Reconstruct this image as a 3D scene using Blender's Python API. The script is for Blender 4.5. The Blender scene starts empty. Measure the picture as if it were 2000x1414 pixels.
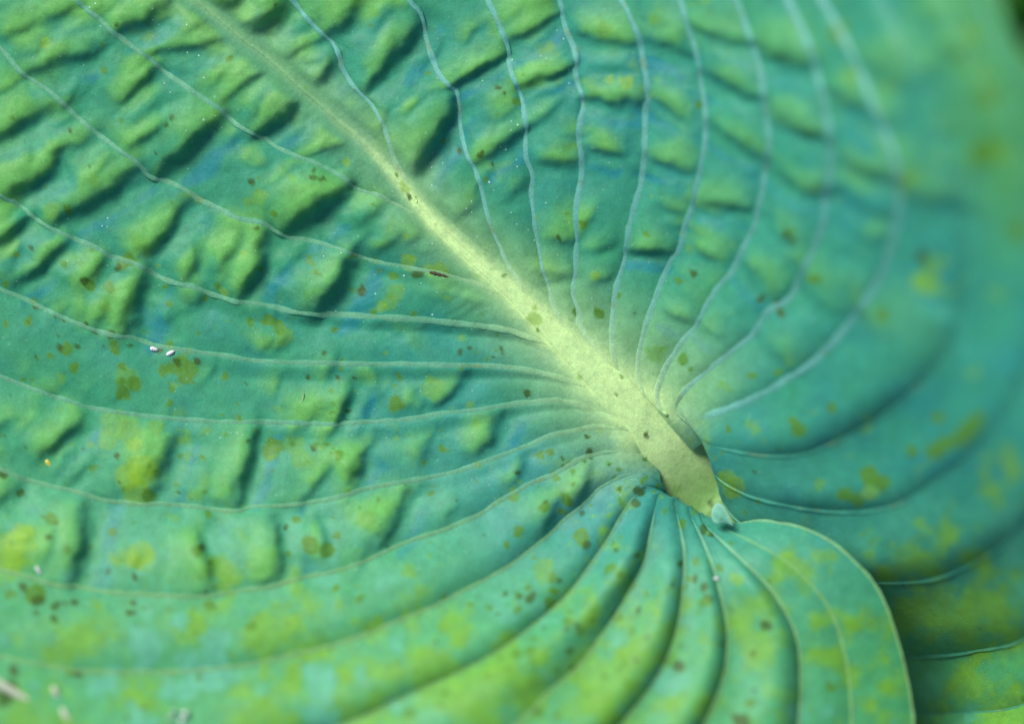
import bpy, math, random
import numpy as np

# ------------------------------------------------------------------ camera, world, sun, exposure
K = 0.0001                 # metres per leaf unit (one unit = one pixel of the photo at the focus plane)
D = 0.5556                 # camera height above the midrib, metres
scene = bpy.context.scene
COL = scene.collection
cam_d = bpy.data.cameras.new('camera')
cam_d.sensor_width = 36.0; cam_d.lens = 100.0
cam_d.clip_start = 0.01; cam_d.clip_end = 50.0
cam_d.dof.use_dof = True; cam_d.dof.focus_distance = D; cam_d.dof.aperture_fstop = 2.0
cam = bpy.data.objects.new('camera', cam_d); COL.objects.link(cam)
cam.location = (0, 0, D)
scene.camera = cam

SUN_ELEV, SUN_AZ = 38.0, 128.0      # azimuth in the XY plane, degrees from +X (128 = up and left in the picture)
world = bpy.data.worlds.new('World'); scene.world = world; world.use_nodes = True
nt = world.node_tree
sky = nt.nodes.new('ShaderNodeTexSky'); sky.sky_type = 'NISHITA'; sky.sun_disc = False
sky.sun_elevation = math.radians(SUN_ELEV); sky.sun_rotation = math.radians(90.0 - SUN_AZ)
nt.links.new(sky.outputs['Color'], nt.nodes['Background'].inputs['Color'])
nt.nodes['Background'].inputs['Strength'].default_value = 0.085
sun_d = bpy.data.lights.new('sun', 'SUN'); sun_d.energy = 3.0; sun_d.angle = math.radians(28.0)
sun_d.color = (1.0, 0.97, 0.91)
sun = bpy.data.objects.new('sun', sun_d); COL.objects.link(sun)
sun.rotation_euler = (math.radians(90.0 - SUN_ELEV), 0, math.radians(SUN_AZ + 90.0))
sun.location = (-0.3, 0.4, 0.6)
scene.view_settings.view_transform = 'Standard'; scene.view_settings.look = 'None'
scene.view_settings.gamma = 1.0; scene.view_settings.exposure = 0.74

# ------------------------------------------------------------------ helpers
def lin(*c):
    c = np.array(c, float) / 255.0
    return np.where(c <= 0.04045, c / 12.92, ((c + 0.055) / 1.055) ** 2.4)

def smooth(a, b, x):
    t = np.clip((x - a) / (b - a), 0, 1)
    return t * t * (3 - 2 * t)

def vnoise(x, y, seed):
    """smooth 2-D value noise in -1..1"""
    rng = np.random.RandomState(seed); tab = rng.rand(256, 256) * 2 - 1
    xi = np.floor(x).astype(int); yi = np.floor(y).astype(int)
    fx = x - xi; fy = y - yi
    fx = fx * fx * fx * (fx * (fx * 6 - 15) + 10); fy = fy * fy * fy * (fy * (fy * 6 - 15) + 10)
    g = lambda i, j: tab[(xi + i) & 255, (yi + j) & 255]
    return (g(0, 0) * (1 - fx) + g(1, 0) * fx) * (1 - fy) + (g(0, 1) * (1 - fx) + g(1, 1) * fx) * fy

def fbm(x, y, s, seed, o=3):
    v = 0; a = 1.0; n = 0
    for k in range(o):
        v = v + a * vnoise(x / s * 2 ** k + 31.7 * k, y / s * 2 ** k + 11.3 * k, seed + k); n += a; a *= 0.5
    return v / n

def world_pts(x, y, z):
    """leaf units -> metres: the ray of (x, y) at height z"""
    f = K * (D - z * K) / D
    return np.stack([(x - 1000.0) * f, (707.0 - y) * f, z * K], -1)

def tps(pts):
    p = np.array(pts, float); xy = p[:, :2] / 1000.0; z = p[:, 2]; n = len(p)
    def ker(r2): return 0.5 * r2 * np.log(r2 + 1e-12)
    A = np.zeros((n + 3, n + 3)); r2 = ((xy[:, None] - xy[None]) ** 2).sum(-1)
    A[:n, :n] = ker(r2) + np.eye(n) * 0.004
    A[:n, n] = 1; A[:n, n + 1:] = xy; A[n, :n] = 1; A[n + 1:, :n] = xy.T
    w = np.linalg.solve(A, np.concatenate([z, [0, 0, 0]]))
    def f(x, y):
        x = np.asarray(x, float) / 1000.0; y = np.asarray(y, float) / 1000.0
        r = w[n] + w[n + 1] * x + w[n + 2] * y
        for i in range(n):
            r = r + w[i] * ker((x - xy[i, 0]) ** 2 + (y - xy[i, 1]) ** 2)
        return r
    return f

def spline(pts, step=4.0, n=None, taut=0.5):
    """Catmull-Rom through (x, y[, dz]) points, resampled by arc length"""
    p = np.array([q if len(q) == 3 else (q[0], q[1], 0.0) for q in pts], float)
    q = np.vstack([2 * p[0] - p[1], p, 2 * p[-1] - p[-2]])
    out = []
    for i in range(1, len(q) - 2):
        t = np.linspace(0, 1, 16, endpoint=False)[:, None]
        a, b, c, d = q[i - 1], q[i], q[i + 1], q[i + 2]
        m1 = (c - a) * taut; m2 = (d - b) * taut
        out.append((2*t**3 - 3*t**2 + 1)*b + (t**3 - 2*t**2 + t)*m1 + (-2*t**3 + 3*t**2)*c + (t**3 - t**2)*m2)
    out = np.vstack(out + [p[-1:]])
    seg = np.hypot(*np.diff(out[:, :2], axis=0).T) + 0.25 * np.abs(np.diff(out[:, 2])) + 1e-6
    L = np.concatenate([[0], np.cumsum(seg)])
    if n is None: n = max(4, int(L[-1] / step))
    s = np.linspace(0, L[-1], n)
    return np.stack([np.interp(s, L, out[:, k]) for k in range(3)], -1), L[-1]

def extend(pts, length, bend):
    """carry a vein on past the frame, bending by `bend` radians"""
    pts = list(pts); a = math.atan2(pts[-1][1] - pts[-3][1], pts[-1][0] - pts[-3][0])
    x, y = pts[-1][:2]
    for k in range(4):
        a += bend / 4; x += math.cos(a) * length / 4; y += math.sin(a) * length / 4
        pts.append((x, y))
    return pts

def mesh_obj(name, verts, faces, mat, parent=None, col=None, dust=None):
    me = bpy.data.meshes.new(name)
    v = np.asarray(verts, np.float32); f = np.asarray(faces, np.int32)
    me.vertices.add(len(v)); me.vertices.foreach_set('co', v.ravel())
    me.loops.add(f.size); me.loops.foreach_set('vertex_index', f.ravel())
    me.polygons.add(len(f)); me.polygons.foreach_set('loop_start', np.arange(0, f.size, f.shape[1], dtype=np.int32))
    me.polygons.foreach_set('use_smooth', np.ones(len(f), bool))
    me.update(calc_edges=True); me.validate()
    if col is not None:
        ca = me.color_attributes.new('pigment', 'FLOAT_COLOR', 'POINT')
        ca.data.foreach_set('color', np.concatenate([col, np.ones((len(col), 1))], 1).astype(np.float32).ravel())
        da = me.attributes.new('dust', 'FLOAT', 'POINT')
        da.data.foreach_set('value', np.asarray(dust if dust is not None else np.zeros(len(v)), np.float32))
    me.materials.append(mat)
    o = bpy.data.objects.new(name, me); COL.objects.link(o)
    if parent is not None: o.parent = parent
    return o

def grid_faces(ns, nt_):
    i = np.arange(ns - 1)[:, None] * nt_ + np.arange(nt_ - 1)[None]
    return np.stack([i, i + 1, i + nt_ + 1, i + nt_], -1).reshape(-1, 4)

def orient_up(verts, faces):
    """flip all faces when the sheet faces down"""
    a = verts[faces[:, 1]] - verts[faces[:, 0]]; b = verts[faces[:, 3]] - verts[faces[:, 0]]
    return faces[:, ::-1] if np.median(a[:, 0]*b[:, 1] - a[:, 1]*b[:, 0]) < 0 else faces

def tag(o, label=None, cat=None, kind=None, group=None):
    if label: o['label'] = label
    if cat: o['category'] = cat
    if kind: o['kind'] = kind
    if group: o['group'] = group
    return o

# ------------------------------------------------------------------ materials
def leaf_material(name, rough=0.5, dusty=True, grain=1.0):
    m = bpy.data.materials.new(name); m.use_nodes = True
    n = m.node_tree.nodes; l = m.node_tree.links; b = n['Principled BSDF']
    at = n.new('ShaderNodeAttribute'); at.attribute_name = 'pigment'
    tc = n.new('ShaderNodeTexCoord')
    def noise(scale, det, rough_=0.6):
        t = n.new('ShaderNodeTexNoise'); t.inputs['Scale'].default_value = scale
        t.inputs['Detail'].default_value = det; t.inputs['Roughness'].default_value = rough_
        l.new(tc.outputs['Object'], t.inputs['Vector']); return t
    fine = noise(2600, 2); mid = noise(420, 4)
    r1 = n.new('ShaderNodeMapRange'); r1.inputs['From Min'].default_value = 0.25; r1.inputs['From Max'].default_value = 0.75
    r1.inputs['To Min'].default_value = 1 - 0.13 * grain; r1.inputs['To Max'].default_value = 1 + 0.13 * grain
    l.new(fine.outputs['Fac'], r1.inputs['Value'])
    r2 = n.new('ShaderNodeMapRange'); r2.inputs['From Min'].default_value = 0.3; r2.inputs['From Max'].default_value = 0.7
    r2.inputs['To Min'].default_value = 0.88; r2.inputs['To Max'].default_value = 1.12
    l.new(mid.outputs['Fac'], r2.inputs['Value'])
    mu = n.new('ShaderNodeMath'); mu.operation = 'MULTIPLY'
    l.new(r1.outputs[0], mu.inputs[0]); l.new(r2.outputs[0], mu.inputs[1])
    vm = n.new('ShaderNodeVectorMath'); vm.operation = 'SCALE'
    l.new(at.outputs['Color'], vm.inputs[0]); l.new(mu.outputs[0], vm.inputs['Scale'])
    colour = vm.outputs[0]
    if dusty:
        da = n.new('ShaderNodeAttribute'); da.attribute_name = 'dust'
        vo = n.new('ShaderNodeTexVoronoi'); vo.inputs['Scale'].default_value = 900
        l.new(tc.outputs['Object'], vo.inputs['Vector'])
        sx = n.new('ShaderNodeSeparateColor'); l.new(vo.outputs['Color'], sx.inputs[0])
        rad = n.new('ShaderNodeMath'); rad.operation = 'MULTIPLY_ADD'      # random grain size, most cells none
        l.new(sx.outputs[0], rad.inputs[0]); rad.inputs[1].default_value = 0.40; rad.inputs[2].default_value = -0.24
        lt = n.new('ShaderNodeMath'); lt.operation = 'LESS_THAN'
        l.new(vo.outputs['Distance'], lt.inputs[0]); l.new(rad.outputs[0], lt.inputs[1])
        fa = n.new('ShaderNodeMath'); fa.operation = 'MULTIPLY'
        l.new(lt.outputs[0], fa.inputs[0]); l.new(da.outputs['Fac'], fa.inputs[1])
        mx = n.new('ShaderNodeMix'); mx.data_type = 'RGBA'
        l.new(fa.outputs[0], mx.inputs[0]); l.new(colour, mx.inputs[6]); mx.inputs[7].default_value = (0.42, 0.60, 0.52, 1)
        colour = mx.outputs[2]
    l.new(colour, b.inputs['Base Color'])
    b.inputs['Roughness'].default_value = rough
    b.inputs['Specular IOR Level'].default_value = 0.16
    b.inputs['Sheen Weight'].default_value = 0.05
    b.inputs['Sheen Tint'].default_value = (0.45, 0.75, 1.0, 1)
    b.inputs['Sheen Roughness'].default_value = 0.5
    bp = n.new('ShaderNodeBump'); bp.inputs['Strength'].default_value = 0.22; bp.inputs['Distance'].default_value = 0.0004
    wr = noise(900, 4, 0.65)
    l.new(wr.outputs['Fac'], bp.inputs['Height']); l.new(bp.outputs['Normal'], b.inputs['Normal'])
    return m

M_BLADE = leaf_material('waxy_leaf_blade', 0.48)
M_VEIN = leaf_material('leaf_vein', 0.5, False, 1.4)
M_RIB = leaf_material('leaf_midrib', 0.5, True, 1.3)

def plain(name, rgb, rough=0.6, var=0.25, scale=900.0):
    m = bpy.data.materials.new(name); m.use_nodes = True
    n = m.node_tree.nodes; l = m.node_tree.links; b = n['Principled BSDF']
    tc = n.new('ShaderNodeTexCoord'); t = n.new('ShaderNodeTexNoise')
    t.inputs['Scale'].default_value = scale; t.inputs['Detail'].default_value = 4
    l.new(tc.outputs['Object'], t.inputs['Vector'])
    mx = n.new('ShaderNodeMix'); mx.data_type = 'RGBA'; l.new(t.outputs['Fac'], mx.inputs[0])
    mx.inputs[6].default_value = (*[c * (1 - var) for c in rgb], 1); mx.inputs[7].default_value = (*[min(1, c * (1 + var)) for c in rgb], 1)
    l.new(mx.outputs[2], b.inputs['Base Color']); b.inputs['Roughness'].default_value = rough
    return m

# ------------------------------------------------------------------ the leaf: traced lines
MID = [(1400, 985), (1352, 930), (1304, 874), (1251, 806), (1162, 726), (1074, 643), (1003, 574), (919, 502), (862, 449), (820, 404), (788, 364),
       (738, 306), (692, 261), (671, 245), (622, 201), (583, 168), (523, 113), (470, 74), (424, 34), (382, 0)]
RIB_W = [(0, 84), (60, 82), (140, 76), (230, 64), (350, 48), (470, 33), (570, 24), (680, 16), (800, 12), (950, 8.5), (1150, 6), (1400, 5), (1900, 4)]

# left half, from the tip to the leaf base
L = [
 [(850,440),(781,404),(742,385),(696,367),(654,339),(611,318),(548,293),(512,269),(470,247),(435,219),(353,163),(293,118),(230,71),(191,35),(148,0)],
 [(1010,585),(968,572),(933,556),(876,538),(827,528),(791,521),(742,512),(692,497),(618,474),(565,463),(516,438),(467,428),(431,410),(389,389),(346,364),(293,343),(276,325),(219,283),(159,237),(106,187),(42,141),(0,94)],
 [(1110,680),(1057,668),(1021,655),(986,643),(898,632),(827,625),(738,620),(629,614),(566,607),(509,595),(467,590),(424,577),(375,561),(318,544),(265,517),(219,503),(184,484),(141,465),(110,452),(67,424),(35,400),(0,380)],
 [(1190,755),(1127,751),(1092,738),(1057,729),(1003,720),(933,715),(869,715),(791,712),(721,713),(636,710),(583,710),(530,708),(488,704),(442,696),(389,689),(343,683),(300,676),(262,662),(212,653),(166,637),(106,613),(53,588),(0,565)],
 [(1225,800),(1155,799),(1127,790),(1092,784),(1057,786),(1003,791),(933,802),(862,809),(809,819),(738,825),(654,830),(601,828),(530,826),(460,826),(389,823),(318,818),(248,809),(177,798),(117,779),(64,761),(0,736)],
 [(1264,862,-14),(1236,846,-3),(1200,838),(1163,834),(1127,841),(1074,853),(1032,871),(968,896),(898,920),(827,936),(756,949),(703,960),(640,978),(548,988),(495,991),(467,1000),(424,997),(371,990),(318,986),(265,986),(194,974),(141,960),(88,948),(35,933),(0,918)],
 [(1285,893,-40),(1255,886,-12),(1232,884),(1198,883),(1152,890),(1110,912),(1074,932),(1039,945),(1003,965),(968,985),(933,1008),(862,1038),(791,1062),(721,1094),(654,1117),(583,1132),(530,1147),(477,1154),(417,1163),(354,1165),(283,1162),(212,1158),(159,1149),(106,1142),(53,1126),(0,1114)],
 [(1290,938,-14),(1272,930,-5),(1255,925,-1),(1244,925),(1216,930),(1173,952),(1145,978),(1103,1013),(1074,1041),(1039,1070),(997,1103),(951,1130),(898,1158),(844,1186),(791,1207),(721,1236),(650,1261),(583,1276),(530,1289),(477,1299),(389,1310),(318,1313),(248,1313),(159,1311),(71,1297),(0,1282)],
 [(1300,958,-30),(1280,950,-9),(1262,947,-2),(1249,960),(1230,981),(1209,1013),(1187,1052),(1163,1087),(1138,1123),(1110,1158),(1074,1193),(1039,1222),(1004,1250),(968,1275),(915,1303),(862,1329),(809,1352),(756,1377),(703,1402),(640,1425),(560,1450),(460,1472),(330,1485)],
 [(1312,978,-70),(1303,966,-24),(1291,959,-4),(1283,974),(1279,995),(1269,1041),(1258,1094),(1233,1144),(1202,1200),(1163,1257),(1127,1303),(1074,1349),(1039,1388),(1005,1418)],
 [(1332,1002,-95),(1328,986,-28),(1320,970,-4),(1318,988),(1329,1038),(1336,1091),(1332,1161),(1322,1225),(1300,1289),(1269,1342),(1233,1388),(1205,1420)],
 [(1364,1022,-100),(1357,1003,-30),(1345,987,-4),(1350,1011),(1371,1055),(1392,1108),(1406,1161),(1418,1214),(1420,1268),(1410,1328),(1388,1384),(1370,1420)],
 [(1388,1032,-100),(1379,1015,-30),(1366,1000,-4),(1378,1027),(1413,1062),(1459,1105),(1498,1144),(1526,1183),(1551,1232),(1561,1285),(1562,1356),(1558,1420)],
 [(1406,1036,-100),(1397,1021,-30),(1384,1008,-4),(1400,1026),(1450,1050),(1526,1091),(1572,1130),(1607,1169),(1630,1210),(1645,1255),(1658,1320),(1664,1420)],
 [(1425,1045,-100),(1412,1028,-30),(1397,1013,-5),(1413,1015),(1441,1022),(1484,1019),(1526,1024),(1576,1036),(1625,1062),(1668,1098),(1703,1137),(1728,1183),(1745,1232),(1763,1296),(1775,1356),(1783,1420)],
]
for i in range(0, 8): L[i] = extend(L[i], 420, 0.16)
L[8] = extend(L[8], 620, 0.3)
for i in range(9, 15): L[i] = extend(L[i], 330, 0.28)

# right half, from the tip to the leaf base
R = [
 [(815,395),(774,315),(760,272),(749,244),(728,205),(696,172),(671,134),(650,84),(636,71),(597,32),(573,0)],
 [(1045,612),(1021,560),(996,521),(979,485),(961,445),(943,380),(929,332),(912,297),(901,247),(897,212),(890,180),(866,155),(848,120),(834,78),(820,28),(798,0)],
 [(1130,690),(1100,632),(1081,591),(1071,556),(1060,521),(1052,480),(1046,442),(1039,389),(1040,346),(1030,308),(1028,265),(1025,219),(1014,173),(1000,141),(989,88),(972,39),(954,0)],
 [(1200,755),(1160,685),(1141,648),(1131,609),(1120,577),(1124,538),(1127,488),(1127,407),(1138,336),(1134,300),(1133,247),(1140,198),(1127,148),(1124,103),(1106,53),(1092,0)],
 [(1226,748,-5),(1206,715),(1197,668),(1198,609),(1205,563),(1216,521),(1225,482),(1233,435),(1248,382),(1258,336),(1262,276),(1263,230),(1267,177),(1258,124),(1251,78),(1233,35),(1216,0)],
 [(1280,800,-6),(1260,772),(1248,735),(1249,697),(1258,655),(1272,613),(1293,556),(1311,514),(1330,478),(1342,442),(1360,382),(1371,325),(1380,276),(1380,212),(1371,159),(1364,106),(1346,53),(1332,0)],
 [(1352,880,-30),(1310,822,-3),(1285,778),(1297,730),(1318,694),(1339,664),(1364,635),(1381,598),(1406,560),(1434,528),(1448,503),(1465,465),(1477,442),(1487,396),(1498,336),(1505,276),(1498,212),(1491,152),(1477,99),(1459,46),(1441,0)],
 [(1376,862,-30),(1345,824,-8),(1322,802,-2),(1332,772),(1360,743),(1399,712),(1434,683),(1477,648),(1500,613),(1548,578),(1569,535),(1590,492),(1606,453),(1615,407),(1623,336),(1625,283),(1618,230),(1604,159),(1583,88),(1555,25),(1535,-20)],
 [(1412,893,-110),(1378,858,-45),(1349,836,-6),(1360,824),(1388,811),(1441,790),(1495,765),(1548,733),(1594,701),(1636,662),(1678,609),(1714,556),(1738,503),(1754,445),(1760,382),(1753,318),(1728,247),(1696,170),(1655,80),(1610,0)],
 [(1425,920,-130),(1396,884,-55),(1369,860,-8),(1385,868),(1424,878),(1494,889),(1565,886),(1618,867),(1689,832),(1760,782),(1813,733),(1845,690),(1868,645),(1882,585),(1885,485),(1872,380),(1840,255),(1790,130),(1730,10)],
 [(1440,945,-130),(1412,918,-60),(1387,904,-8),(1402,932),(1440,957),(1484,974),(1548,988),(1618,997),(1689,997),(1760,981),(1830,937),(1873,908),(1936,849),(1975,790),(2010,720),(2035,630),(2040,500),(2018,360),(1965,220),(1895,95),(1838,-10)],
 [(1452,985,-130),(1428,964,-60),(1404,958,-8),(1416,985),(1445,1019),(1520,1058),(1600,1100),(1680,1130),(1753,1136),(1830,1127),(1901,1098),(1954,1066),(2000,1030),(2075,930),(2118,800),(2122,650),(2105,500),(2060,330),(1985,170),(1885,-10)],
 [(1440,1015,-110),(1432,1000,-60),(1424,992,-40),(1440,1030,-20),(1490,1085),(1560,1160),(1650,1235),(1760,1276),(1830,1278),(1901,1270),(2000,1246),(2100,1160),(2165,1000),(2185,820),(2170,620),(2115,400),(2015,195),(1912,-10)],
 [(1445,1030,-110),(1440,1018,-60),(1434,1010,-50),(1446,1060,-20),(1490,1150),(1560,1270),(1660,1350),(1788,1391),(1866,1392),(2000,1375),(2120,1290),(2210,1120),(2240,880),(2220,640),(2145,390),(2030,185),(1935,-10)],
 [(1447,1040,-110),(1444,1030,-70),(1440,1025,-60),(1446,1090,-20),(1480,1200),(1550,1340),(1650,1440),(1790,1500),(1900,1505),(2050,1475),(2180,1370),(2270,1160),(2300,880),(2270,630),(2180,380),(2040,165),(1985,92),(1962,52),(1948,-10)],
]
for i in range(0, 7): R[i] = extend(R[i], 380, -0.30)
for i in range(7, 15): R[i] = extend(R[i], 380 - 12 * (i - 7), -0.20)
mid_full = extend(MID, 420, 0.0)

def seat_on_rib(V, side):
    """start a vein on its own side of the midrib instead of on its middle line"""
    m, _ = spline(mid_full, 4.0); arc = np.concatenate([[0], np.cumsum(np.hypot(*np.diff(m[:, :2], axis=0).T))])
    i = int(np.clip(np.argmin(np.hypot(m[:, 0] - V[0][0], m[:, 1] - V[0][1])), 3, len(m) - 4))
    t = m[i + 3, :2] - m[i - 3, :2]; t /= np.hypot(*t); n = np.array([-t[1], t[0]])
    if n[1] * side < 0: n = -n
    w = np.interp(arc[i], *np.array(RIB_W, float).T) * np.interp(arc[i], [150, 300, 480], [0.72, 0.5, 0.05])
    p = m[i, :2] + n * w
    rest = V[1:]
    while len(rest) > 4 and np.min(np.hypot(m[:, 0] - rest[0][0], m[:, 1] - rest[0][1])) < w * 1.15 + 4: rest = rest[1:]
    return [tuple(p)] + list(rest)
for i in range(0, 5): L[i] = seat_on_rib(L[i], 1)
for i in range(0, 4): R[i] = seat_on_rib(R[i], -1)

# ------------------------------------------------------------------ the leaf: its large form (heights in leaf units)
CM = [(1400,985,-100),(1352,930,-52),(1304,874,-26),(1251,806,-11),(1162,726,-4),(1003,574,0),(820,404,0),(583,168,0),(382,0,0),(80,-260,-20)]
ZL = tps(CM + [(0,0,10),(0,250,6),(0,500,4),(350,350,0),(600,560,0),(300,680,6),(0,760,26),(700,770,12),(500,950,44),(0,1000,70),
               (0,1250,165),(0,1414,240),(500,1250,150),(900,1000,44),(1000,850,14),(1150,950,26),(1244,930,8),(900,1300,175),(1150,1200,122),
               (1260,1050,64),(1300,960,24),(1370,1005,22),(1405,1015,24),(1300,1300,158),(1480,1030,60),(1500,1200,124),(1600,1060,92),(1700,1150,112),
               (1760,1320,130),(1500,1414,176),(1000,1414,225),(-350,300,-10),(-350,900,60),(-350,1400,270),(700,1700,260),(1500,1700,200)])
ZR = tps(CM + [(800,150,6),(1000,200,22),(1100,450,14),(1200,200,60),(1250,560,26),(1300,700,22),(1400,100,150),(1400,400,110),(1325,790,16),
               (1350,830,32),(1372,862,38),(1390,905,34),(1410,965,26),(1445,1020,8),(1450,830,88),(1500,920,86),(1600,200,285),(1600,500,225),(1600,750,170),
               (1800,100,450),(1800,400,390),(1800,700,300),(1750,930,160),(1950,60,560),(2000,400,520),(1950,850,380),(1600,1000,80),(1900,1060,205),
               (1560,1080,10),(1700,1130,55),(1700,1250,-165),(1850,1230,10),(1980,1150,175),(1850,1370,-130),(2000,1330,50),(1600,1350,-240),
               (2200,1000,540),(2250,600,650),(2100,200,640),(2200,1300,330),(1950,-200,560),(1300,-300,120),(800,-300,0),(1900,1500,0)])

# ------------------------------------------------------------------ the leaf: puckers, each a fold traced in the photo (x1, y1, x2, y2, width, strength)
PUCK = [(15,75,60,45,9,.6),(60,142,196,98,14,.8),(238,64,325,12,13,.9),(304,110,452,76,11,.7),(242,194,314,143,11,.8),(452,193,514,142,11,.8),
 (510,263,585,197,14,1.2),(500,68,553,10,16,1.2),(553,119,620,76,10,.7),(616,180,659,117,12,.9),(256,295,320,248,10,.7),(312,338,433,231,15,1.2),
 (18,383,108,323,14,1.1),(112,440,270,337,14,1.1),(-10,270,92,214,13,.9),(118,302,192,263,11,.6),(283,493,373,398,13,.9),(568,448,674,372,17,1.3),
 (484,576,525,458,14,1.0),(627,604,691,513,17,1.3),(32,554,133,483,13,1.0),(155,557,214,498,11,.7),(253,650,285,540,15,1.0),(366,548,383,494,11,.8),
 (376,602,398,562,12,.6),(-10,474,66,426,13,1.0),(590,307,667,284,8,.4),(424,22,472,-12,15,1.0),(648,62,705,-5,16,.9),(729,166,822,43,14,1.1),
 (814,332,885,209,16,1.3),(878,171,992,103,8,1.3),(941,321,1027,256,12,.9),(994,80,1094,30,11,.9),(1012,169,1122,122,8,1.2),(1044,320,1118,318,12,.6),
 (1125,70,1232,92,11,.9),(1146,196,1249,205,10,1.0),(1153,293,1210,298,10,.8),(1266,80,1348,107,12,1.0),(1277,184,1324,228,10,.9),(1270,307,1341,338,10,.9),
 (1155,493,1202,472,9,.5),(1236,492,1302,497,9,1.2),(1070,470,1108,470,9,.5),(1005,385,1032,355,10,.5),(1358,58,1457,86,12,.9),(1489,90,1585,133,14,1.2),
 (1379,143,1486,193,12,1.2),(1510,224,1606,279,13,1.1),(1623,182,1722,242,16,.9),(1393,245,1486,306,10,.9),(1510,323,1606,384,11,1.0),(1644,316,1740,359,15,1.1),
 (1376,395,1454,411,10,1.2),(1637,380,1726,430,14,.7),(1498,424,1542,472,11,.6),(1777,382,1870,402,20,.6),(1690,130,1780,170,20,.6),(1450,512,1514,573,11,.9),
 (1369,636,1401,653,9,.8),(1563,550,1620,612,12,.6),(1485,660,1542,721,12,.6),(1298,615,1337,636,8,.8),(1344,477,1390,516,11,.5),(950,878,977,822,12,1.0),
 (862,792,907,738,12,.6),(668,815,684,766,12,1.0),(687,930,712,893,11,.9),(823,908,835,878,11,.6),(1008,928,1022,895,11,.6),(743,497,780,466,11,.5),
 (466,974,504,844,13,1.2),(306,962,342,868,13,1.0),(88,892,158,815,12,.9),(146,1133,168,1000,16,1.1),(421,1136,395,1046,13,1.0),(552,1114,540,1011,14,.9),
 (-5,988,37,954,13,.8),(747,1058,793,975,14,.8),(1065,1033,1090,983,14,.6),(1132,980,1154,918,13,.8),(1640,560,1700,640,16,.4),(1800,560,1870,660,26,.5),
 (880,430,930,400,10,.35),(700,430,760,400,12,.4),(830,560,900,590,14,.25),(1040,240,1090,200,10,.5),(1160,130,1230,140,10,.4),(1290,400,1350,420,9,.5),
 (1420,560,1380,600,9,.3),(90,40,150,10,12,.6),(360,70,430,20,10,.5),(190,640,215,590,11,.5),(430,520,460,480,11,.5),(560,520,600,480,11,.4),(120,210,150,180,11,.5)]

_r = random.Random(23)
_small = []
while len(_small) < 230:                      # lesser wrinkles between the traced folds, lying the way their neighbours lie
    x_, y_ = _r.uniform(-60, 1900), _r.uniform(-60, 1130)
    if y_ > 640 and x_ > 900: continue
    near_ = sorted(PUCK, key=lambda p: (p[0] + p[2] - 2 * x_) ** 2 + (p[1] + p[3] - 2 * y_) ** 2)[:2]
    a_ = math.atan2(near_[0][3] - near_[0][1], near_[0][2] - near_[0][0]) + _r.gauss(0, 0.22)
    l_ = _r.uniform(22, 70)
    _small.append((x_ - math.cos(a_) * l_ / 2, y_ - math.sin(a_) * l_ / 2, x_ + math.cos(a_) * l_ / 2, y_ + math.sin(a_) * l_ / 2, _r.uniform(6, 11), _r.uniform(0.12, 0.42)))
PUCK = PUCK + _small

def puckers(x, y, warp=True):
    h = np.zeros_like(x); c = np.zeros_like(x)
    wx = x + 12 * fbm(x, y, 58, 5, 3); wy = y + 12 * fbm(x, y, 58, 9, 3)
    for (x1, y1, x2, y2, w, a) in PUCK:
        dx, dy = x2 - x1, y2 - y1; ln = math.hypot(dx, dy); dx /= ln; dy /= ln
        nx, ny = -dy, dx
        if nx * 0.6 + ny * 0.8 < 0: nx, ny = -nx, -ny
        m = (np.abs(wx - (x1 + x2) / 2) < ln / 2 + 12 * w) & (np.abs(wy - (y1 + y2) / 2) < ln / 2 + 12 * w)
        if not m.any(): continue
        px = wx[m] - x1; py = wy[m] - y1
        q = px * dx + py * dy; s = px * nx + py * ny
        e = np.maximum(np.maximum(-q, q - ln), 0) / (w * 1.7)
        mid = (q / ln - 0.5) * 2
        s = s + 0.025 * ln * (mid * mid - 0.3)
        u = s / (w * 1.4)
        g = -np.tanh(u * 1.15) * np.exp(-np.abs(u) / np.where(u < 0, 3.4, 2.3)) * np.exp(-e * e) * (1 - 0.35 * np.clip(np.abs(mid), 0, 1) ** 2)
        h[m] += g * a * w * (1.5 if x1 < 1250 else 1.25)
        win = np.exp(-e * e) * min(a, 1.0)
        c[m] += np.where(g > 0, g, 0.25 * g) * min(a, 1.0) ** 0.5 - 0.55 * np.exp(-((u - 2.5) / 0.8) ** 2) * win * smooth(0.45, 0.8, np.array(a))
    return h, c

# ------------------------------------------------------------------ the leaf: pigment
MIDC, _ = spline(mid_full, 6.0)
mid_arc = np.concatenate([[0], np.cumsum(np.hypot(*np.diff(MIDC[:, :2], axis=0).T))])
def rib_dist(x, y):
    """distance to the midrib line and arc position along it"""
    best = np.full(x.shape, 1e9); arc = np.zeros_like(x)
    for i in range(0, len(MIDC), 2):
        d = (x - MIDC[i, 0]) ** 2 + (y - MIDC[i, 1]) ** 2
        m = d < best; best = np.where(m, d, best); arc = np.where(m, mid_arc[i], arc)
    return np.sqrt(best), arc
def rib_width(arc): return np.interp(arc, *np.array(RIB_W, float).T)

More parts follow.
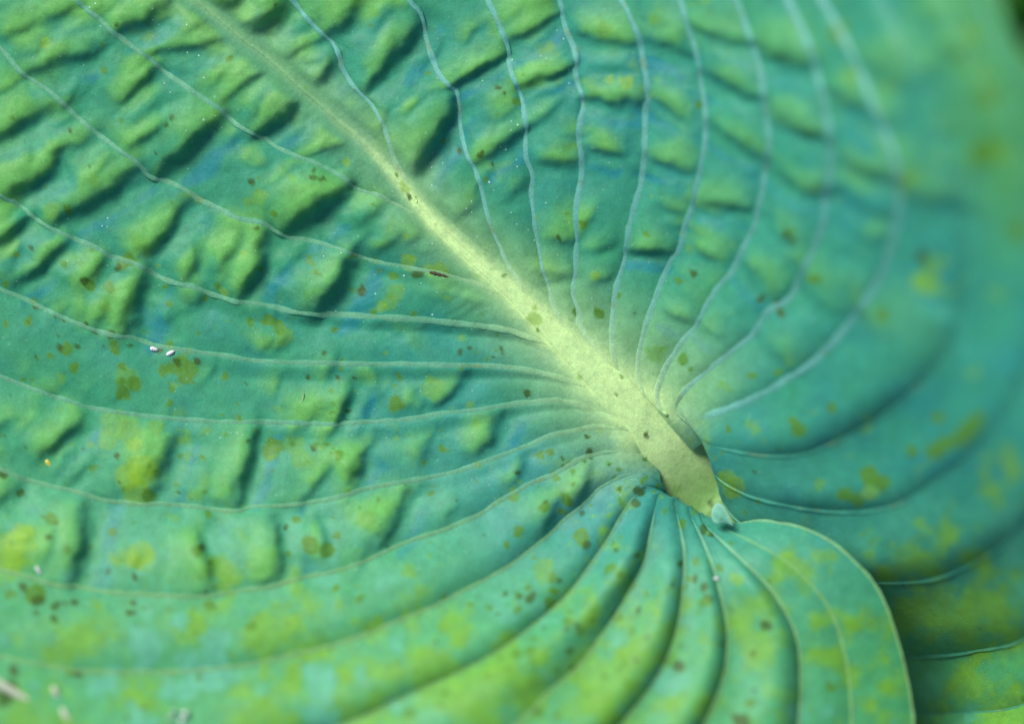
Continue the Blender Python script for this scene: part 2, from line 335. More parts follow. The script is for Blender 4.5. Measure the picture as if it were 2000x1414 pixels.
# wax rubbed or washed off in spots: x, y, radius, kind (0 lime, 1 olive, 2 brown, 3 pale lime)
SPOTS = [(87,84,11,0),(225,45,4,2),(205,136,6,1),(20,228,7,1),(134,258,5,2),(449,114,5,1),(238,232,6,1),(326,246,4,2),(675,318,7,0),(613,330,4,2),
 (613,345,6,2),(628,349,7,2),(490,358,7,2),(792,372,9,0),(790,358,6,0),(535,420,8,1),(505,385,16,3),(484,396,10,3),(185,352,10,3),(100,410,16,3),(132,408,9,1),
 (1138,438,11,1),(1108,415,4,1),(1264,459,6,1),(1092,470,5,2),(830,55,4,2),(835,145,5,1),(900,297,5,2),(940,300,6,2),(962,318,4,2),(950,348,4,1),(1008,200,7,1),
 (985,185,5,2),(973,172,6,2),(795,463,6,0),(740,512,6,1),(690,500,5,1),(1043,623,14,0),(1043,600,6,0),(1166,540,9,0),(1168,612,11,1),(1164,605,7,1),(1205,575,6,1),
 (1280,692,18,3),(1296,682,8,3),(1335,700,10,1),(1347,722,6,1),(1132,735,6,0),(1200,768,4,2),(1033,772,7,2),(936,540,5,0),(773,788,16,1),(782,738,8,1),(770,755,6,1),
 (846,758,22,3),(838,742,10,3),(918,790,10,3),(774,853,6,3),(1147,855,6,2),(1152,889,10,2),(1055,888,9,1),(1085,935,7,1),(864,877,8,1),(936,905,7,1),(828,905,5,1),
 (716,1015,19,3),(846,965,6,1),(1004,970,10,1),(1013,1038,11,1),(992,1060,6,1),(1065,990,12,1),(1105,975,10,1),(1115,980,7,1),(1133,1048,17,1),(1145,1062,8,2),
 (1060,1110,20,3),(1080,1128,11,1),(1080,1155,8,1),(1094,1135,6,2),(1010,925,4,2),(1240,985,8,2),(1255,940,6,1),(1260,952,4,2),(1287,948,5,1),(1210,955,5,2),
 (1000,955,7,3),(800,1115,13,3),(815,1150,9,3),(1195,1108,8,1),(1212,1120,6,1),(1235,1140,8,1),(1205,1205,11,1),(1110,1215,7,1),(1135,1230,10,1),(1040,1245,7,1),
 (1010,1165,6,1),(955,1190,7,1),(1008,1270,8,3),(800,1390,11,1),(1050,1390,10,1),(1090,1395,8,1),(1245,1085,6,2),(1330,1100,7,2),(1375,1035,9,2),(1388,1045,6,2),
 (1360,1095,6,1),(1357,1130,7,2),(1378,1150,9,2),(1408,1108,9,1),(1440,1130,12,0),(1385,1170,8,2),(1495,1220,11,2),(1470,1277,6,2),(1620,1342,9,1),(1450,1408,18,2),
 (1465,1370,9,1),(1420,935,20,0),(1436,952,20,0),(1424,962,14,0),(1410,930,8,0),(1482,978,6,1),(1456,1000,5,1),(1422,837,8,1),(1410,752,10,3),(1425,760,7,3),(1624,795,11,1),
 (1560,840,14,1),(1550,825,9,1),(1590,545,11,1),(1725,615,13,1),(1485,583,9,2),(1520,600,8,2),(1523,612,9,2),(1518,588,6,2),(1470,735,7,1),(1535,455,9,2),(1548,470,7,2),
 (1545,450,8,1),(1355,535,7,2),(1327,545,7,1),(1332,458,6,1),(1220,165,12,0),(1230,155,8,0),(1190,155,9,0),(1180,60,16,3),(1800,500,12,2),(1810,515,9,1),
 (1825,880,18,1),(1850,865,16,1),(1880,850,18,1),(1900,830,16,1),(1910,815,12,1),(1835,815,12,1),(1700,930,18,1),(1725,945,16,1),(1650,965,15,1),(1675,975,14,1),(1700,960,14,0),
 (1600,945,13,3),(1780,880,12,1),(1640,60,20,1),(1660,150,18,3),(1920,300,24,1),(1990,450,20,1),(1930,190,22,1),
 (250,735,22,3),(262,745,15,1),(240,768,14,1),(145,720,9,1),(150,716,7,1),(332,788,9,1),(340,720,14,1),(360,735,14,1),(375,720,13,1),(355,710,16,1),(320,725,10,1),
 (345,705,8,2),(388,705,8,2),(365,686,8,1),(310,683,7,2),(255,676,5,2),(130,680,11,1),(120,675,6,2),(150,674,6,2),(95,692,6,1),(225,680,12,1),(440,738,8,1),(58,626,9,1),
 (12,635,7,1),(10,555,8,1),(65,590,7,1),(68,598,7,2),(105,617,5,2),(125,627,6,2),(165,636,5,2),(188,645,6,2),(220,655,8,2),(178,556,11,1),(165,548,8,2),(212,560,12,1),
 (205,600,12,3),(240,515,13,1),(250,507,12,1),(232,522,7,2),(262,512,8,1),(60,487,6,2),(35,500,7,1),(125,515,8,1),(178,488,5,1),(310,520,5,0),(475,495,6,0),(508,525,5,1),
 (605,506,6,1),(612,515,6,1),(620,532,6,1),(685,505,5,1),(330,545,5,1),(322,563,5,1),(428,556,7,1),(440,567,9,0),(330,594,5,1),(400,583,5,1),(525,625,12,1),(545,640,14,1),
 (490,630,10,1),(555,660,18,3),(225,825,26,3),(250,840,26,3),(210,860,20,3),(262,870,16,0),(305,832,14,3),(365,848,10,3),(405,842,8,3),(540,870,14,1),(528,885,14,1),(530,862,8,1),
 (575,870,20,3),(590,900,18,3),(617,872,5,1),(250,930,26,0),(280,920,30,0),(265,960,26,0),(290,970,14,1),(345,945,6,1),(365,890,6,3),(5,925,11,2),(37,960,8,2),
 (100,1012,12,1),(97,1048,8,2),(30,1060,24,0),(45,1040,20,0),(20,1090,26,0),(275,1085,26,0),(262,1095,16,0),(220,1040,9,1),(385,1078,11,1),(393,1068,7,2),(605,1065,16,1),(600,1055,10,1),
 (640,1075,14,1),(580,1015,8,1),(560,1030,6,2),(655,1045,6,1),(70,1160,20,1),(75,1172,12,2),(45,1148,8,2),(70,1198,6,2),(110,1185,8,2),(125,1178,5,2),(107,1210,8,2),(145,1175,6,2),
 (20,1160,8,1),(255,1196,8,2),(280,1187,5,1),(410,1180,10,1),(490,1222,10,1),(150,1312,9,2),(135,1312,9,1),(160,1316,7,2),(25,1310,10,2),(15,1340,16,2),(10,1360,16,2),
 (840,530,11,0),(862,528,14,0),(875,536,9,0),(795,512,14,0),(805,505,9,0),(818,532,9,2),(805,535,7,2),(768,540,8,1),(742,530,6,1),(710,570,9,2),(702,565,7,2),(708,560,6,2),
 (775,572,16,3),(760,590,18,3),(745,600,10,0),(731,610,6,1),(808,615,6,1),(980,682,5,2),(985,690,3,2),(917,682,4,2),(930,690,3,1),(900,660,8,3)]
PATCH = [(720,1330,75),(850,1310,60),(930,1360,60),(540,1230,60),(600,1250,55),(720,1230,40),(1000,1330,60),(680,1380,60),(1180,1330,55),(1250,1300,55),(1300,1220,45),(1320,1160,40),(1340,1380,50),
 (250,920,55),(100,900,50),(280,1080,45),(30,1070,55),(420,1100,45),(380,1230,50),(150,1250,70),(60,1390,70),(500,1390,70),(270,1360,60),(1500,1170,45),(1560,1110,45),(1480,1260,50),
 (1620,1300,60),(1540,1380,55),(1450,1200,40),(1650,1200,45),(1820,1030,55),(1950,960,50),(1980,900,45),(1760,1080,55),(1900,1190,50),(1840,1190,45),(1700,1060,35),(1940,580,40),(1820,560,45),
 (1900,720,40),(1960,150,60),(1900,60,70),(1850,10,55),(1930,300,50),(1650,20,45),(1700,200,60),(1990,1390,50),(1900,1340,40),(1770,1210,35),(1150,1400,50),(800,1120,40),(620,1100,45),(900,1230,40)]

TEAL, BLUE, GREEN = lin(64, 164, 120), lin(30, 138, 154), lin(114, 192, 92)
LEAFG, LIME, CREAM = lin(92, 178, 74), lin(122, 182, 38), lin(226, 264, 176)
SPOTC = [lin(138, 190, 44), lin(90, 146, 40), lin(60, 92, 18), lin(112, 176, 70)]
VEINC = lin(126, 192, 150)
rng = np.random.RandomState(11)
FREC = []
for _ in range(1500):
    x, y = rng.uniform(-60, 2060), rng.uniform(-60, 1474)
    p = 0.25 + 0.75 * smooth(500, 900, y) if x < 1300 else 0.35
    if rng.rand() < p * 0.5: FREC.append((x, y, rng.choice([2.2, 2.8, 3.5, 4.5, 6.5], p=[.3, .28, .22, .14, .06]), rng.choice([1, 2, 3], p=[.45, .25, .3])))

for _ in range(110):
    x, y = rng.uniform(980, 1430), rng.uniform(880, 1330)
    FREC.append((x, y, rng.choice([3.5, 5, 7, 10], p=[.35, .35, .2, .1]), rng.choice([1, 2, 3], p=[.55, .2, .25])))
for _ in range(70):
    FREC.append((rng.uniform(0, 700), rng.uniform(640, 1250), rng.choice([3.5, 5, 8], p=[.45, .4, .15]), rng.choice([1, 2, 3], p=[.5, .2, .3])))

def pigment(x, y, crest, half):
    t1 = fbm(x, y, 210, 21, 4); t2 = fbm(x, y, 70, 33, 4); t3 = fbm(x, y, 26, 45, 3)
    c = np.repeat(TEAL[None], len(x), 0)
    def mix(c, to, f): return c + (np.asarray(to) - c) * np.clip(f, 0, 1)[:, None]
    low = smooth(780, 1350, y + 90 * t1) * (1 - 0.3 * smooth(1250, 1500, x))
    c = mix(c, LEAFG, 0.74 * low + 0.22 * t2 * low + 0.12 * t2 + 0.12)
    c = mix(c, lin(106, 194, 138), 0.50 * smooth(680, 1000, y) * (1 - smooth(1450, 1800, x)) * (0.7 + t2))
    base_blue = np.exp(-(((x - 1150) / 330) ** 2 + ((y - 960) / 190) ** 2)) + 0.6 * smooth(1250, 1800, x) * (1 - smooth(1000, 1300, y))
    base_blue = base_blue + 0.5 * np.exp(-(((x - 1150) / 420) ** 2 + ((y - 230) / 260) ** 2)) + 0.4 * np.exp(-(((x - 850) / 300) ** 2 + ((y - 700) / 130) ** 2))
    c = mix(c, BLUE, 0.12 + 0.50 * base_blue + 0.30 * t2 * (1 - low) + 0.10 * t1)
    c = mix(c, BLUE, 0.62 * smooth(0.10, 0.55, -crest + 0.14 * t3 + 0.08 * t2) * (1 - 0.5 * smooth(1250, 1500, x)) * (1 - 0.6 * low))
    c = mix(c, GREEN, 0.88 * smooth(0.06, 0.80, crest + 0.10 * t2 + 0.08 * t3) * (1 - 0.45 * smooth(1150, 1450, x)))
    c = mix(c, lin(94, 172, 84), 0.7 * smooth(1780, 1950, x + 0.25 * (300 - y) + 60 * t1) * (1 - smooth(300, 620, y)))
    # washed patches: no wax, lime green showing, with ragged outlines
    pm = np.zeros_like(x)
    for (a, b, r) in PATCH:
        d2 = ((x - a) / r) ** 2 + ((y - b) / (r * 0.85)) ** 2
        pm = np.maximum(pm, np.exp(-d2))
    t4 = fbm(x, y, 120, 51, 4); t3 = fbm(x, y, 32, 47, 4)
    pm = smooth(0.40, 1.08, 0.72 * pm + 0.55 * t2 + 0.50 * t4 + 0.62 * t3 + 0.46 * low + 0.25 * smooth(1650, 1800, x) * smooth(850, 1000, y))
    c = mix(c, LIME, (0.66 + 0.25 * t3) * pm)
    c = mix(c, lin(112, 198, 172), 0.55 * low * smooth(0.05, 0.5, -t2 - 0.3 * t3) * (1 - pm))
    # cream towards the midrib
    d, arc = rib_dist(x, y); w = rib_width(arc)
    wide = smooth(60, 700, arc) * (1 - smooth(1000, 1500, arc))
    gr = 0.10 * t3 + 0.10 * fbm(x, y, 7, 71, 2)
    reach = (1.5 + (0.9 if half == 'R' else 0.25) * wide)
    cr = np.exp(-np.maximum(d - w * 0.62, 0) / (w * 0.42 * reach + 3))
    near = 1.0 if half == 'M' else smooth(100, 210, arc) if half == 'L' else smooth(80, 240, arc)
    cr = cr * near
    base = smooth(0, 150, arc)
    cr = cr * (1 - 0.72 * smooth(800, 1120, arc))
    c = mix(c, CREAM, np.clip(cr * (1 + 2 * gr), 0, 1) * (0.80 + 0.2 * base))
    if half != 'R': c = mix(c, lin(122, 176, 92), 0.9 * cr * (1 - smooth(0, 170, arc + 40 * t2)))  # greener towards the stalk, with the hollow's shade painted into the colour
    far = smooth(1.0, 3.4, d / (w + 22))
    c = mix(c, lin(150, 204, 128), 0.45 * near * (1 - far) * (1 - cr) * (1 if half == 'R' else 0.7))
    # spots
    wx = x + 6.5 * fbm(x, y, 17, 81, 2); wy = y + 6.5 * fbm(x, y, 17, 87, 2)
    for (a, b, r, k) in SPOTS + FREC:
        m = (np.abs(wx - a) < r * 1.5 + 2) & (np.abs(wy - b) < r * 1.5 + 2)
        if not m.any(): continue
        dd = np.hypot(wx[m] - a, wy[m] - b) / r
        soft = 0.16 + 1.0 / r
        f = 1 - smooth(1 - soft, 1 + soft, dd)
        if k == 3: f = f * 0.6
        elif k == 0: f = f * 0.58
        else: f = f * (0.80 + 0.15 * smooth(0.3, 0.9, dd))
        c[m] = c[m] + (SPOTC[int(k)] - c[m]) * f[:, None]
    return np.clip(c * ALB, 0.004, 0.9)
ALB = 0.62

# ------------------------------------------------------------------ build the leaf
leaf = bpy.data.objects.new('hosta_leaf', None); COL.objects.link(leaf)
leaf.empty_display_size = 0.02
leaf.location = (0.040, -0.028, 0.0)
tag(leaf, 'large blue-green ribbed leaf with pale cream midrib, puckered panels and olive spots', 'leaf')
OFF = np.array(leaf.location)

def surface(x, y, dz, half):
    Z = ZL if half == 'L' else ZR
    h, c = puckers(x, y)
    d, arc = rib_dist(x, y)
    calm = smooth(0.6, 2.2, d / (rib_width(arc) + 12))
    al = 0.83 * x - 0.55 * y; ac = 0.55 * x + 0.83 * y
    stri = fbm(al / 5.5, ac + 9 * fbm(x, y, 80, 3, 2), 11, 131, 3) * (0.35 + 0.65 * smooth(-0.3, 0.4, fbm(x, y, 160, 133, 2)))
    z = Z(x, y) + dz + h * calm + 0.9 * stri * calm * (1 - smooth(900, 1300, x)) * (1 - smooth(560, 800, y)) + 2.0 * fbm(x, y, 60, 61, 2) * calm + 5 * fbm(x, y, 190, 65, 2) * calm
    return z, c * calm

def panel(A, B, half, amp, skew, sharp, fade=0.45, step=0.0):
    _, la = spline(A); _, lb = spline(B)
    ns = int(max(la, lb) / 4.2)
    a, _ = spline(A, n=ns); b, _ = spline(B, n=ns)
    wid = np.hypot(*(a - b)[:, :2].T)
    ntt = int(np.clip(np.percentile(wid, 92) / 4.0, 8, 70))
    t = np.linspace(0, 1, ntt)
    P = a[:, None] * (1 - t)[None, :, None] + b[:, None] * t[None, :, None]
    x = P[..., 0].ravel(); y = P[..., 1].ravel(); dz = P[..., 2].ravel()
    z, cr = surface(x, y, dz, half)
    tt = t ** skew
    prof = np.sin(np.pi * tt) ** sharp
    wl = np.minimum(wid, 170) * (1 - fade * smooth(0.12, 0.62, np.linspace(0, 1, ns)))
    d, arc = rib_dist(x, y)
    calm = smooth(0.4, 2.0, d / (rib_width(arc) + 10)).reshape(ns, ntt)
    z = z + (amp * wl[:, None] * prof[None] * np.clip(calm, 0.0 if half == 'L' and amp < .12 else 0.35, 1)).ravel()
    if step:
        g = smooth(0, 0.34, t) * (1 - t) ** 0.8
        al = smooth(0.02, 0.10, np.linspace(0, 1, ns)) * (1 - smooth(0.30, 0.75, np.linspace(0, 1, ns)))
        z = z - (step * wl * al)[:, None].__mul__(g[None]).ravel()
    v = world_pts(x, y, z) - OFF
    f = orient_up(v, grid_faces(ns, ntt))
    dust = smooth(-0.15, 0.25, fbm(x, y, 240, 91, 2)) * (1 - smooth(620, 900, y)) * (1 - smooth(900, 1250, x)) + 0.25
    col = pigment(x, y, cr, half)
    if half == 'R' and A[0][0] > 1370:            # edge highlight painted pale into the colour where the lobe turns over
        S = np.repeat(np.linspace(0, max(la, lb), ns), ntt)
        k = np.exp(-np.maximum(S - 75, 0) / 16) * smooth(-45, -5, dz) * 0.7
        col = col + (lin(160, 216, 206) * ALB - col) * k[:, None]
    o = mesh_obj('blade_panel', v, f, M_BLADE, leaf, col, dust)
    so = o.modifiers.new('thickness', 'SOLIDIFY'); so.thickness = 0.0004; so.offset = -1.0; so.use_rim = False
    return o

def vein_strip(V, half, r0, r1, name='vein', lift=0.6, colour=None, taper=110):
    p, ln = spline(V, step=5.0)
    keep = int(np.argmax(p[:, 2] > -6)); p = p[keep:]
    x, y, dz = p.T
    z, cr = surface(x, y, dz, half)
    tx = np.gradient(x); ty = np.gradient(y); q = np.hypot(tx, ty) + 1e-9; nx, ny = -ty / q, tx / q
    s = np.linspace(0, 1, len(x))
    r = (r0 + (r1 - r0) * s ** 0.7) * (1 + 0.22 * vnoise(s * ln / 22, s * 0 + len(x), 7)) * (0.05 + 0.95 * smooth(0, taper, s * ln))
    lift = lift - 2.6 * (1 - smooth(0, 60, s * ln))[:, None]
    ang = np.linspace(-0.15, np.pi + 0.15, 9)
    X = x[:, None] + np.cos(ang)[None] * r[:, None] * nx[:, None]
    Y = y[:, None] + np.cos(ang)[None] * r[:, None] * ny[:, None]
    Zz = z[:, None] + lift + (np.sin(ang)[None] - 0.30) * r[:, None] * 0.20
    v = world_pts(X.ravel(), Y.ravel(), Zz.ravel()) - OFF
    f = orient_up(v, grid_faces(len(x), 9))
    c = np.repeat((VEINC if colour is None else colour)[None] * ALB, v.shape[0], 0)
    xx, yy = X.ravel(), Y.ravel()
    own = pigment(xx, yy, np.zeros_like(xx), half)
    core = np.tile(np.sin(np.clip(ang, 0, np.pi)) ** 0.9, len(x))[:, None]
    c = c * (1 + 0.16 * fbm(xx, yy, 34, 101, 3))[:, None]
    d, arc = rib_dist(xx, yy); w = rib_width(arc)
    k = np.exp(-np.maximum(d - w * 0.5, 0) / (w * 0.9 + 12))[:, None]
    c = c + (CREAM * ALB * 0.95 - c) * k * smooth(140, 300, arc)[:, None]
    lowk = (smooth(800, 1250, yy) * 0.75 * (1 if half == 'L' else 0))[:, None]
    c = c + (lin(150, 200, 118) * ALB - c) * lowk * (1 - k)
    brown = smooth(0.42, 0.62, fbm(xx, yy, 30, 111, 3))[:, None] * 0.45
    c = c + (lin(150, 160, 84) * ALB - c) * brown
    c = own + (c - own) * 1.0 * (core * np.repeat(smooth(0, taper, s * ln), 9)[:, None] * 0.72 if name == 'vein' else 0.9)
    return mesh_obj(name, v, f, M_VEIN, leaf, c)

def rest_of_midrib(join):
    """the midrib line from a joint out to the tip"""
    m = np.array(mid_full); i = int(np.argmin(np.hypot(m[:, 0] - join[0], m[:, 1] - join[1])))
    return [tuple(join)] + [tuple(q) for q in m[i + 1:]]

panel(rest_of_midrib((850, 440)), L[0], 'L', 0.07, 1.0, 0.9)
LP = [(0.08,1,.9),(0.08,1,.9),(0.09,1,.9),(0.12,.95,.9),(0.13,.95,.9),(0.14,1.1,.9),(0.15,1.3,.9),(0.16,1.7,.9),(0.20,2.1,.9),(0.25,2.2,.9),(0.28,2.4,.9),(0.29,2.4,.9),(0.08,1.2,.9),(0.05,.8,.9)]
LS = [0, .08, .18, .19, .16, .10, 0, 0, 0, 0, 0, 0, 0, 0]
for i in range(14): panel(L[i], L[i + 1], 'L', *LP[i], step=LS[i])
for i in range(13): vein_strip(L[i], 'L', 7.6, 6.2 if i > 3 else 6.0)
vein_strip(L[13], 'L', 5.0, 5.0, colour=lin(104, 182, 120))
vein_strip(L[14], 'L', 5.0, 5.0, 'leaf_margin', lift=-1.0, colour=lin(118, 190, 140))

panel(rest_of_midrib((815, 395)), R[0], 'R', 0.07, 1.0, 0.9)
RP = [(0.08,1,.9),(0.08,1,.9),(0.08,1,.9),(0.08,1,.9),(0.08,1,.9),(0.09,1,.9),(0.10,1,.9),(0.09,1.3,.9),(0.11,2.2,.9),(0.10,2.4,.9),(0.10,2.6,.9),(0.13,2.2,.9),(0.20,1.5,.9),(0.12,1.2,.9)]
for i in range(14): panel(R[i], R[i + 1], 'R', *RP[i])
for i in range(14): vein_strip(R[i], 'R', 7.6 if i < 9 else 3.6, (6.4, 6.4, 6.8, 7.5, 8.5, 9.5, 10.5, 12, 13)[i] if i < 9 else 9.0, colour=lin(128, 202, 190) if i < 9 else lin(76, 168, 140), taper=60)
vein_strip(R[14], 'R', 4.0, 6.0, 'leaf_margin', lift=-1.0, colour=lin(118, 190, 120))

# midrib: one broad low swelling that narrows to a thread at the tip, and sinks at the base into the stalk
def build_midrib():
    p, ln = spline([(1460, 1060), (1430, 1022)] + MID + mid_full[len(MID):], step=5.0)
    x, y, _ = p.T
    tx = np.gradient(x); ty = np.gradient(y)
    k = np.ones(9) / 9
    tx = np.convolve(np.pad(tx, 4, 'edge'), k, 'valid'); ty = np.convolve(np.pad(ty, 4, 'edge'), k, 'valid')
    q = np.hypot(tx, ty); nx, ny = -ty / q, tx / q
    arc = np.concatenate([[0], np.cumsum(np.hypot(np.diff(x), np.diff(y)))]); a0 = arc[np.argmin(np.hypot(x - 1400, y - 985))]
    w = rib_width(np.maximum(arc - a0, 0)) + 50 * (1 - smooth(60, 190, arc - a0))
    m = 33; t = np.linspace(-1, 1, m)
    wt = t[None] * w[:, None] + np.maximum(t, 0)[None] ** 2 * (70 * (1 - smooth(200, 340, arc - a0)))[:, None]
    X = x[:, None] + wt * nx[:, None]; Y = y[:, None] + wt * ny[:, None]
    zc = ZL(x, y)
    zc = np.where(arc < a0, zc - (a0 - arc) * 1.2, zc)
    edgeL, edgeR = ZL(X, Y), ZR(X, Y)
    flat = smooth(95, 200, arc - a0)[:, None]
    edge = np.where(t[None] * 0 + (ny[:, None] * t[None] > 0), edgeL, edgeR)      # the blade each side
    blend = (np.abs(t) ** 2)[None]
    zz = zc[:, None] * (1 - blend * flat) + edge * blend * flat
    hump = 0.16 * w[:, None] * (1 - t[None] ** 2) ** 1.0
    droop = -(1 - flat) * (np.abs(t)[None] ** 2.2) * w[:, None] * 0.30
    side = np.where(t[None] > 0, smooth(170, 270, arc - a0)[:, None], flat)
    zz = zc[:, None] * (1 - blend * side) + edge * blend * side
    zz = zz + hump * (0.4 + 0.6 * flat) + droop - (0.11 * w[:, None] + 2.5) * (np.abs(t)[None] ** 5) + 0.5
    at = np.abs(t)[None]
    cap = edge - 1.5 - 5 * smooth(0.62, 1.0, at)
    zz = np.where(at > 0.62, np.minimum(zz, cap), zz)
    xr, yr = X.ravel(), Y.ravel()
    v = world_pts(xr, yr, zz.ravel()) - OFF
    f = orient_up(v, grid_faces(len(x), m))
    c = pigment(xr, yr, np.zeros_like(xr), 'M')
    o = mesh_obj('midrib', v, f, M_RIB, leaf, c, np.full(len(xr), 0.25))
build_midrib()

# the stalk under the blade
def build_petiole():
    pts = [(1380, 960, -150), (1440, 1035, -235), (1540, 1150, -420), (1640, 1260, -640), (1720, 1340, -850)]
    p, ln = spline(pts, n=40); x, y, z = p.T
    tx = np.gradient(x); ty = np.gradient(y); q = np.hypot(tx, ty); nx, ny = -ty / q, tx / q
    a = np.linspace(0, 2 * np.pi, 25); w = np.linspace(66, 52, 40)
    X = x[:, None] + np.cos(a)[None] * w[:, None] * nx[:, None]; Y = y[:, None] + np.cos(a)[None] * w[:, None] * ny[:, None]
    Zz = z[:, None] + np.sin(a)[None] * w[:, None] * 0.8
    v = np.stack([(X.ravel() - 1000) * K, (707 - Y.ravel()) * K, Zz.ravel() * K], -1) - OFF
    c = np.repeat(lin(120, 170, 90)[None] * ALB, len(v), 0)
    mesh_obj('petiole', v, grid_faces(40, 25), M_RIB, leaf, c)
build_petiole()

# a little torn flap of skin at the leaf base
def build_flap():
    outline = [(1436, 1030), (1424, 1010), (1414, 985), (1404, 979), (1394, 986), (1388, 998), (1389, 1012), (1394, 1021), (1404, 1023), (1412, 1018), (1424, 1024)]
    o = np.array(outline, float); c0 = o.mean(0); n = len(o); vs = []; cs = []
    rings = [0.0, 0.35, 0.7, 0.9, 1.0]
    for r in rings:
        for k in range(n):
            x, y = c0 + (o[k] - c0) * r
            z = 50 + 6 * (1 - r) + 2 * math.sin(k * 1.7) * r + ((x - 1410) + (y - 1000)) * 0.3 + 2
            vs.append(world_pts(np.array(x), np.array(y), np.array(z)) - OFF)
            e = smooth(0.6, 1.0, np.array(r))
            cs.append((lin(104, 178, 150) * (1 - e) + lin(140, 200, 176) * e) * ALB)
    fs = [[j * n + k, j * n + (k + 1) % n, (j + 1) * n + (k + 1) % n, (j + 1) * n + k] for j in range(4) for k in range(n)]
    v = np.array(vs); f = orient_up(v, np.array(fs))
    ob = mesh_obj('torn_flap', v, f, M_VEIN, leaf, np.array(cs))
    so = ob.modifiers.new('thickness', 'SOLIDIFY'); so.thickness = 0.0003; so.offset = -1
    su = ob.modifiers.new('round', 'SUBSURF'); su.levels = 2; su.render_levels = 2
    tag(ob, 'small torn pale flap where the two lobes meet the stalk')
build_flap()

# ------------------------------------------------------------------ bits lying on the leaf
def on_leaf(x, y, half='L'):
    z, _ = surface(np.array([float(x)]), np.array([float(y)]), np.zeros(1), half)
    return float(z[0])

def husk(name, x1, y1, x2, y2, r, mat, label, cat, lift=0.55, half='L', rise=0.0, seed=1, ridges=0.12, taper=0.45, bend=0.0, group=None):
    """a small tapered, slightly wrinkled grain lying from (x1, y1) to (x2, y2)"""
    rg = random.Random(seed); ns, m = 15, 14
    cx, cy = (x1 + x2) / 2, (y1 + y2) / 2; zz = max(on_leaf(x1, y1, half), on_leaf(cx, cy, half), on_leaf(x2, y2, half)) + r * lift
    base = world_pts(np.array(cx), np.array(cy), np.array(zz))
    dx, dy = x2 - x1, y2 - y1; ln = math.hypot(dx, dy); dx, dy = dx / ln, dy / ln; nx, ny = -dy, dx
    vs = []
    for i in range(ns):
        s = i / (ns - 1); rad = r * (max(0.0, 1 - abs(2 * s - 1) ** 2.4) ** 0.5) * (1 - taper * s) + 0.04 * r
        off = bend * ln * math.sin(math.pi * s)
        for k in range(m):
            a = 2 * math.pi * k / m; rr = rad * (1 + ridges * math.sin(s * 26 + rg.random() * .6) + 0.08 * (rg.random() - .5))
            q = (s - 0.5) * ln
            px = q * dx + (math.cos(a) * rr + off) * nx; py = q * dy + (math.cos(a) * rr + off) * ny; pz = math.sin(a) * rr * 0.85 + rise * (s - .5)
            vs.append((px * K, -py * K, pz * K))
    fs = [[i * m + k, (i + 1) * m + k, (i + 1) * m + (k + 1) % m, i * m + (k + 1) % m] for i in range(ns - 1) for k in range(m)]
    o = mesh_obj(name, np.array(vs), np.array(fs), mat)
    o.location = [float(q) for q in base]
    return tag(o, label, cat, group=group)

M_WHITE = plain('dry_white_husk', (0.62, 0.60, 0.62), 0.5, 0.2, 3000)
M_STRAW = plain('dry_straw', (0.46, 0.50, 0.36), 0.6, 0.25, 1500)
M_SEED = plain('yellow_seed', (0.50, 0.46, 0.06), 0.45, 0.3, 2500)
M_SEED2 = plain('pale_thread', (0.20, 0.36, 0.14), 0.6, 0.2, 2500)
M_FLUFF = plain('pale_plant_fluff', (0.48, 0.58, 0.50), 0.8, 0.3, 2500)
M_BARK = plain('brown_crumb', (0.050, 0.046, 0.016), 0.8, 0.5, 2500)
husk('insect_husk', 293, 680, 309, 684, 5.2, M_WHITE, 'tiny white insect husk on a leaf vein beside a dark spot', 'husk', seed=2)
husk('insect_husk', 325, 694, 341, 685, 5.0, M_WHITE, 'tiny white insect husk just under the vein, tilted over an olive stain', 'husk', seed=3)
husk('insect_husk', 1391, 1132, 1404, 1128, 4.2, M_WHITE, 'tiny white speck of husk on the dark pleat of the lower lobe', 'husk', seed=4)
husk('seed', 89, 897, 101, 914, 6.0, M_SEED, 'small yellow seed lying at a dark fold of the leaf', 'seed', seed=5, ridges=.04)
husk('straw_stalk', -80, 1292, 66, 1374, 12.0, M_STRAW, 'pale blurred straw stalk lying across the lime patches of the leaf', 'straw', seed=6, ridges=.02, taper=0.5, rise=-6)
husk('straw_chip', 103, 1340, 114, 1364, 7.0, M_STRAW, 'short pale straw chip near the stalk of straw', 'straw', seed=7, ridges=.05)
husk('straw_chip', 120, 1382, 142, 1425, 7.0, M_STRAW, 'thin dull straw chip pointing below the shorter chip', 'straw', seed=17, ridges=.05)
husk('plant_thread', 583, 791, 592, 764, 1.6, M_SEED2, 'thin pale curled plant thread on a smooth teal panel', 'thread', seed=8, bend=0.16, ridges=.02)
husk('plant_fluff', 70, 1106, 80, 1122, 5.0, M_FLUFF, 'tuft of whitish fluff caught on a lower vein beside dark stains', 'fluff', seed=9, ridges=.25)
husk('bark_crumb', 838, 531, 876, 541, 4.0, M_BARK, 'thin dark brown bark crumb stuck to a vein by the midrib', 'crumb', lift=.4, seed=12, ridges=.2)

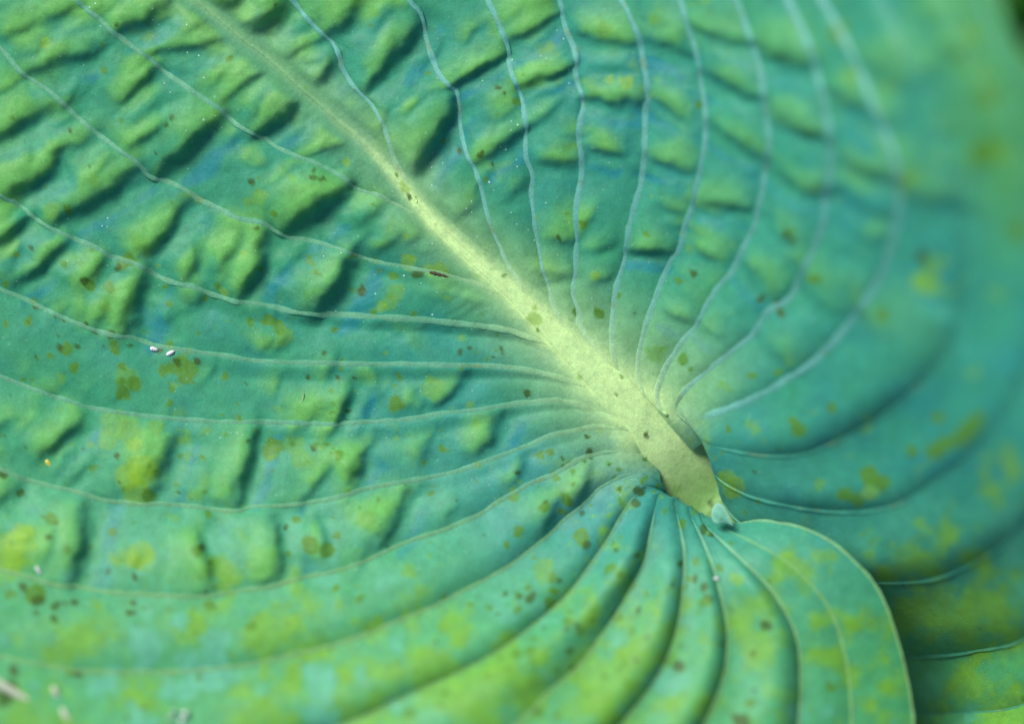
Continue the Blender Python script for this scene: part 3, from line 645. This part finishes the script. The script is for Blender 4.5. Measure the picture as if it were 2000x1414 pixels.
def fluff_clump(x, y, label):
    """crumpled papery petal scrap"""
    root_z = on_leaf(x, y) + 10; rg = random.Random(5); vs = []; fs = []
    n = 12
    for i in range(n):
        for j in range(n):
            u, w = i / (n - 1) - .5, j / (n - 1) - .5
            r = 1 - 0.35 * abs(math.sin(3 * math.atan2(w, u + 1e-6)))
            px = u * 46 * r; py = w * 34 * r; pz = 9 * math.sin(u * 9 + w * 4) + 7 * math.sin(w * 11 - u * 3) + 2 * rg.random()
            vs.append((px * K, -py * K, pz * K))
    o = mesh_obj('petal_scrap', np.array(vs), grid_faces(n, n), M_FLUFF)
    so = o.modifiers.new('thickness', 'SOLIDIFY'); so.thickness = 0.0002
    o.location = [float(q) for q in world_pts(np.array(float(x)), np.array(float(y)), np.array(root_z))]
    tag(o, label, 'petal scrap')
fluff_clump(352, 1402, 'crumpled whitish petal scrap lying on the lime green lower part')

# ------------------------------------------------------------------ below the leaf: a shaded neighbour leaf and the soil
def under_leaf():
    e = bpy.data.objects.new('hosta_leaf', None); COL.objects.link(e); e.location = (0.125, 0.075, -0.05)
    tag(e, 'dark shaded green leaf just showing beyond the margin of the big leaf', 'leaf')
    lines = []
    nv = 9
    for i in range(nv):
        a = (i / (nv - 1) - 0.5) * 2
        ln = []
        for k in range(40):
            s = k / 39
            wid = 0.045 * math.sin(math.pi * min(1, s * 0.93 + 0.07)) ** 0.75 * (1 - 0.25 * s)
            ln.append((a * wid, -0.07 + 0.14 * s, -0.010 * a * a + 0.004 * math.sin(s * 5)))
        lines.append(np.array(ln))
    mm = plain('shaded_leaf_green', tuple(lin(34, 92, 22) * 0.4), 0.7, 0.5, 120)  # the neighbour's shade is put into these dark leaf and vein greens
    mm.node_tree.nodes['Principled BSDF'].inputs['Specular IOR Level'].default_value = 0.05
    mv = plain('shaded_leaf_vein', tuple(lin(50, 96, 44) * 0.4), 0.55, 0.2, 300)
    rot = math.radians(-35); cr, sr = math.cos(rot), math.sin(rot)
    RM = np.array([[cr, -sr, 0], [sr, cr, 0], [0, 0, 1]])
    for i in range(nv - 1):
        t = np.linspace(0, 1, 9)
        P = lines[i][:, None] * (1 - t)[None, :, None] + lines[i + 1][:, None] * t[None, :, None]
        P[..., 2] += 0.0025 * np.sin(np.pi * t)[None]
        v = P.reshape(-1, 3) @ RM.T
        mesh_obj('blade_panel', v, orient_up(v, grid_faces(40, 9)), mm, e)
    for i in range(nv):
        p = lines[i]; r = 0.0010 if i == nv // 2 else 0.0004
        a = np.linspace(0, 2 * np.pi, 9)
        v = (p[:, None] + np.stack([np.cos(a) * r, 0 * a, np.sin(a) * r], -1)[None]).reshape(-1, 3) @ RM.T
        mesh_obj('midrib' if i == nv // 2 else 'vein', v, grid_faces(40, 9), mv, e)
under_leaf()

def ground():
    n = 60; u = np.linspace(-0.6, 0.6, n); X, Y = np.meshgrid(u, u)
    Z = -0.125 + 0.006 * fbm(X.ravel() * 1e4, Y.ravel() * 1e4, 600, 3, 4).reshape(n, n)
    v = np.stack([X.ravel(), Y.ravel(), Z.ravel()], -1)
    o = mesh_obj('ground', v, orient_up(v, grid_faces(n, n)), plain('dark_soil', (0.010, 0.012, 0.005), 0.9, 0.6, 160))
    tag(o, 'dark soil under the leaves', kind='structure')
ground()
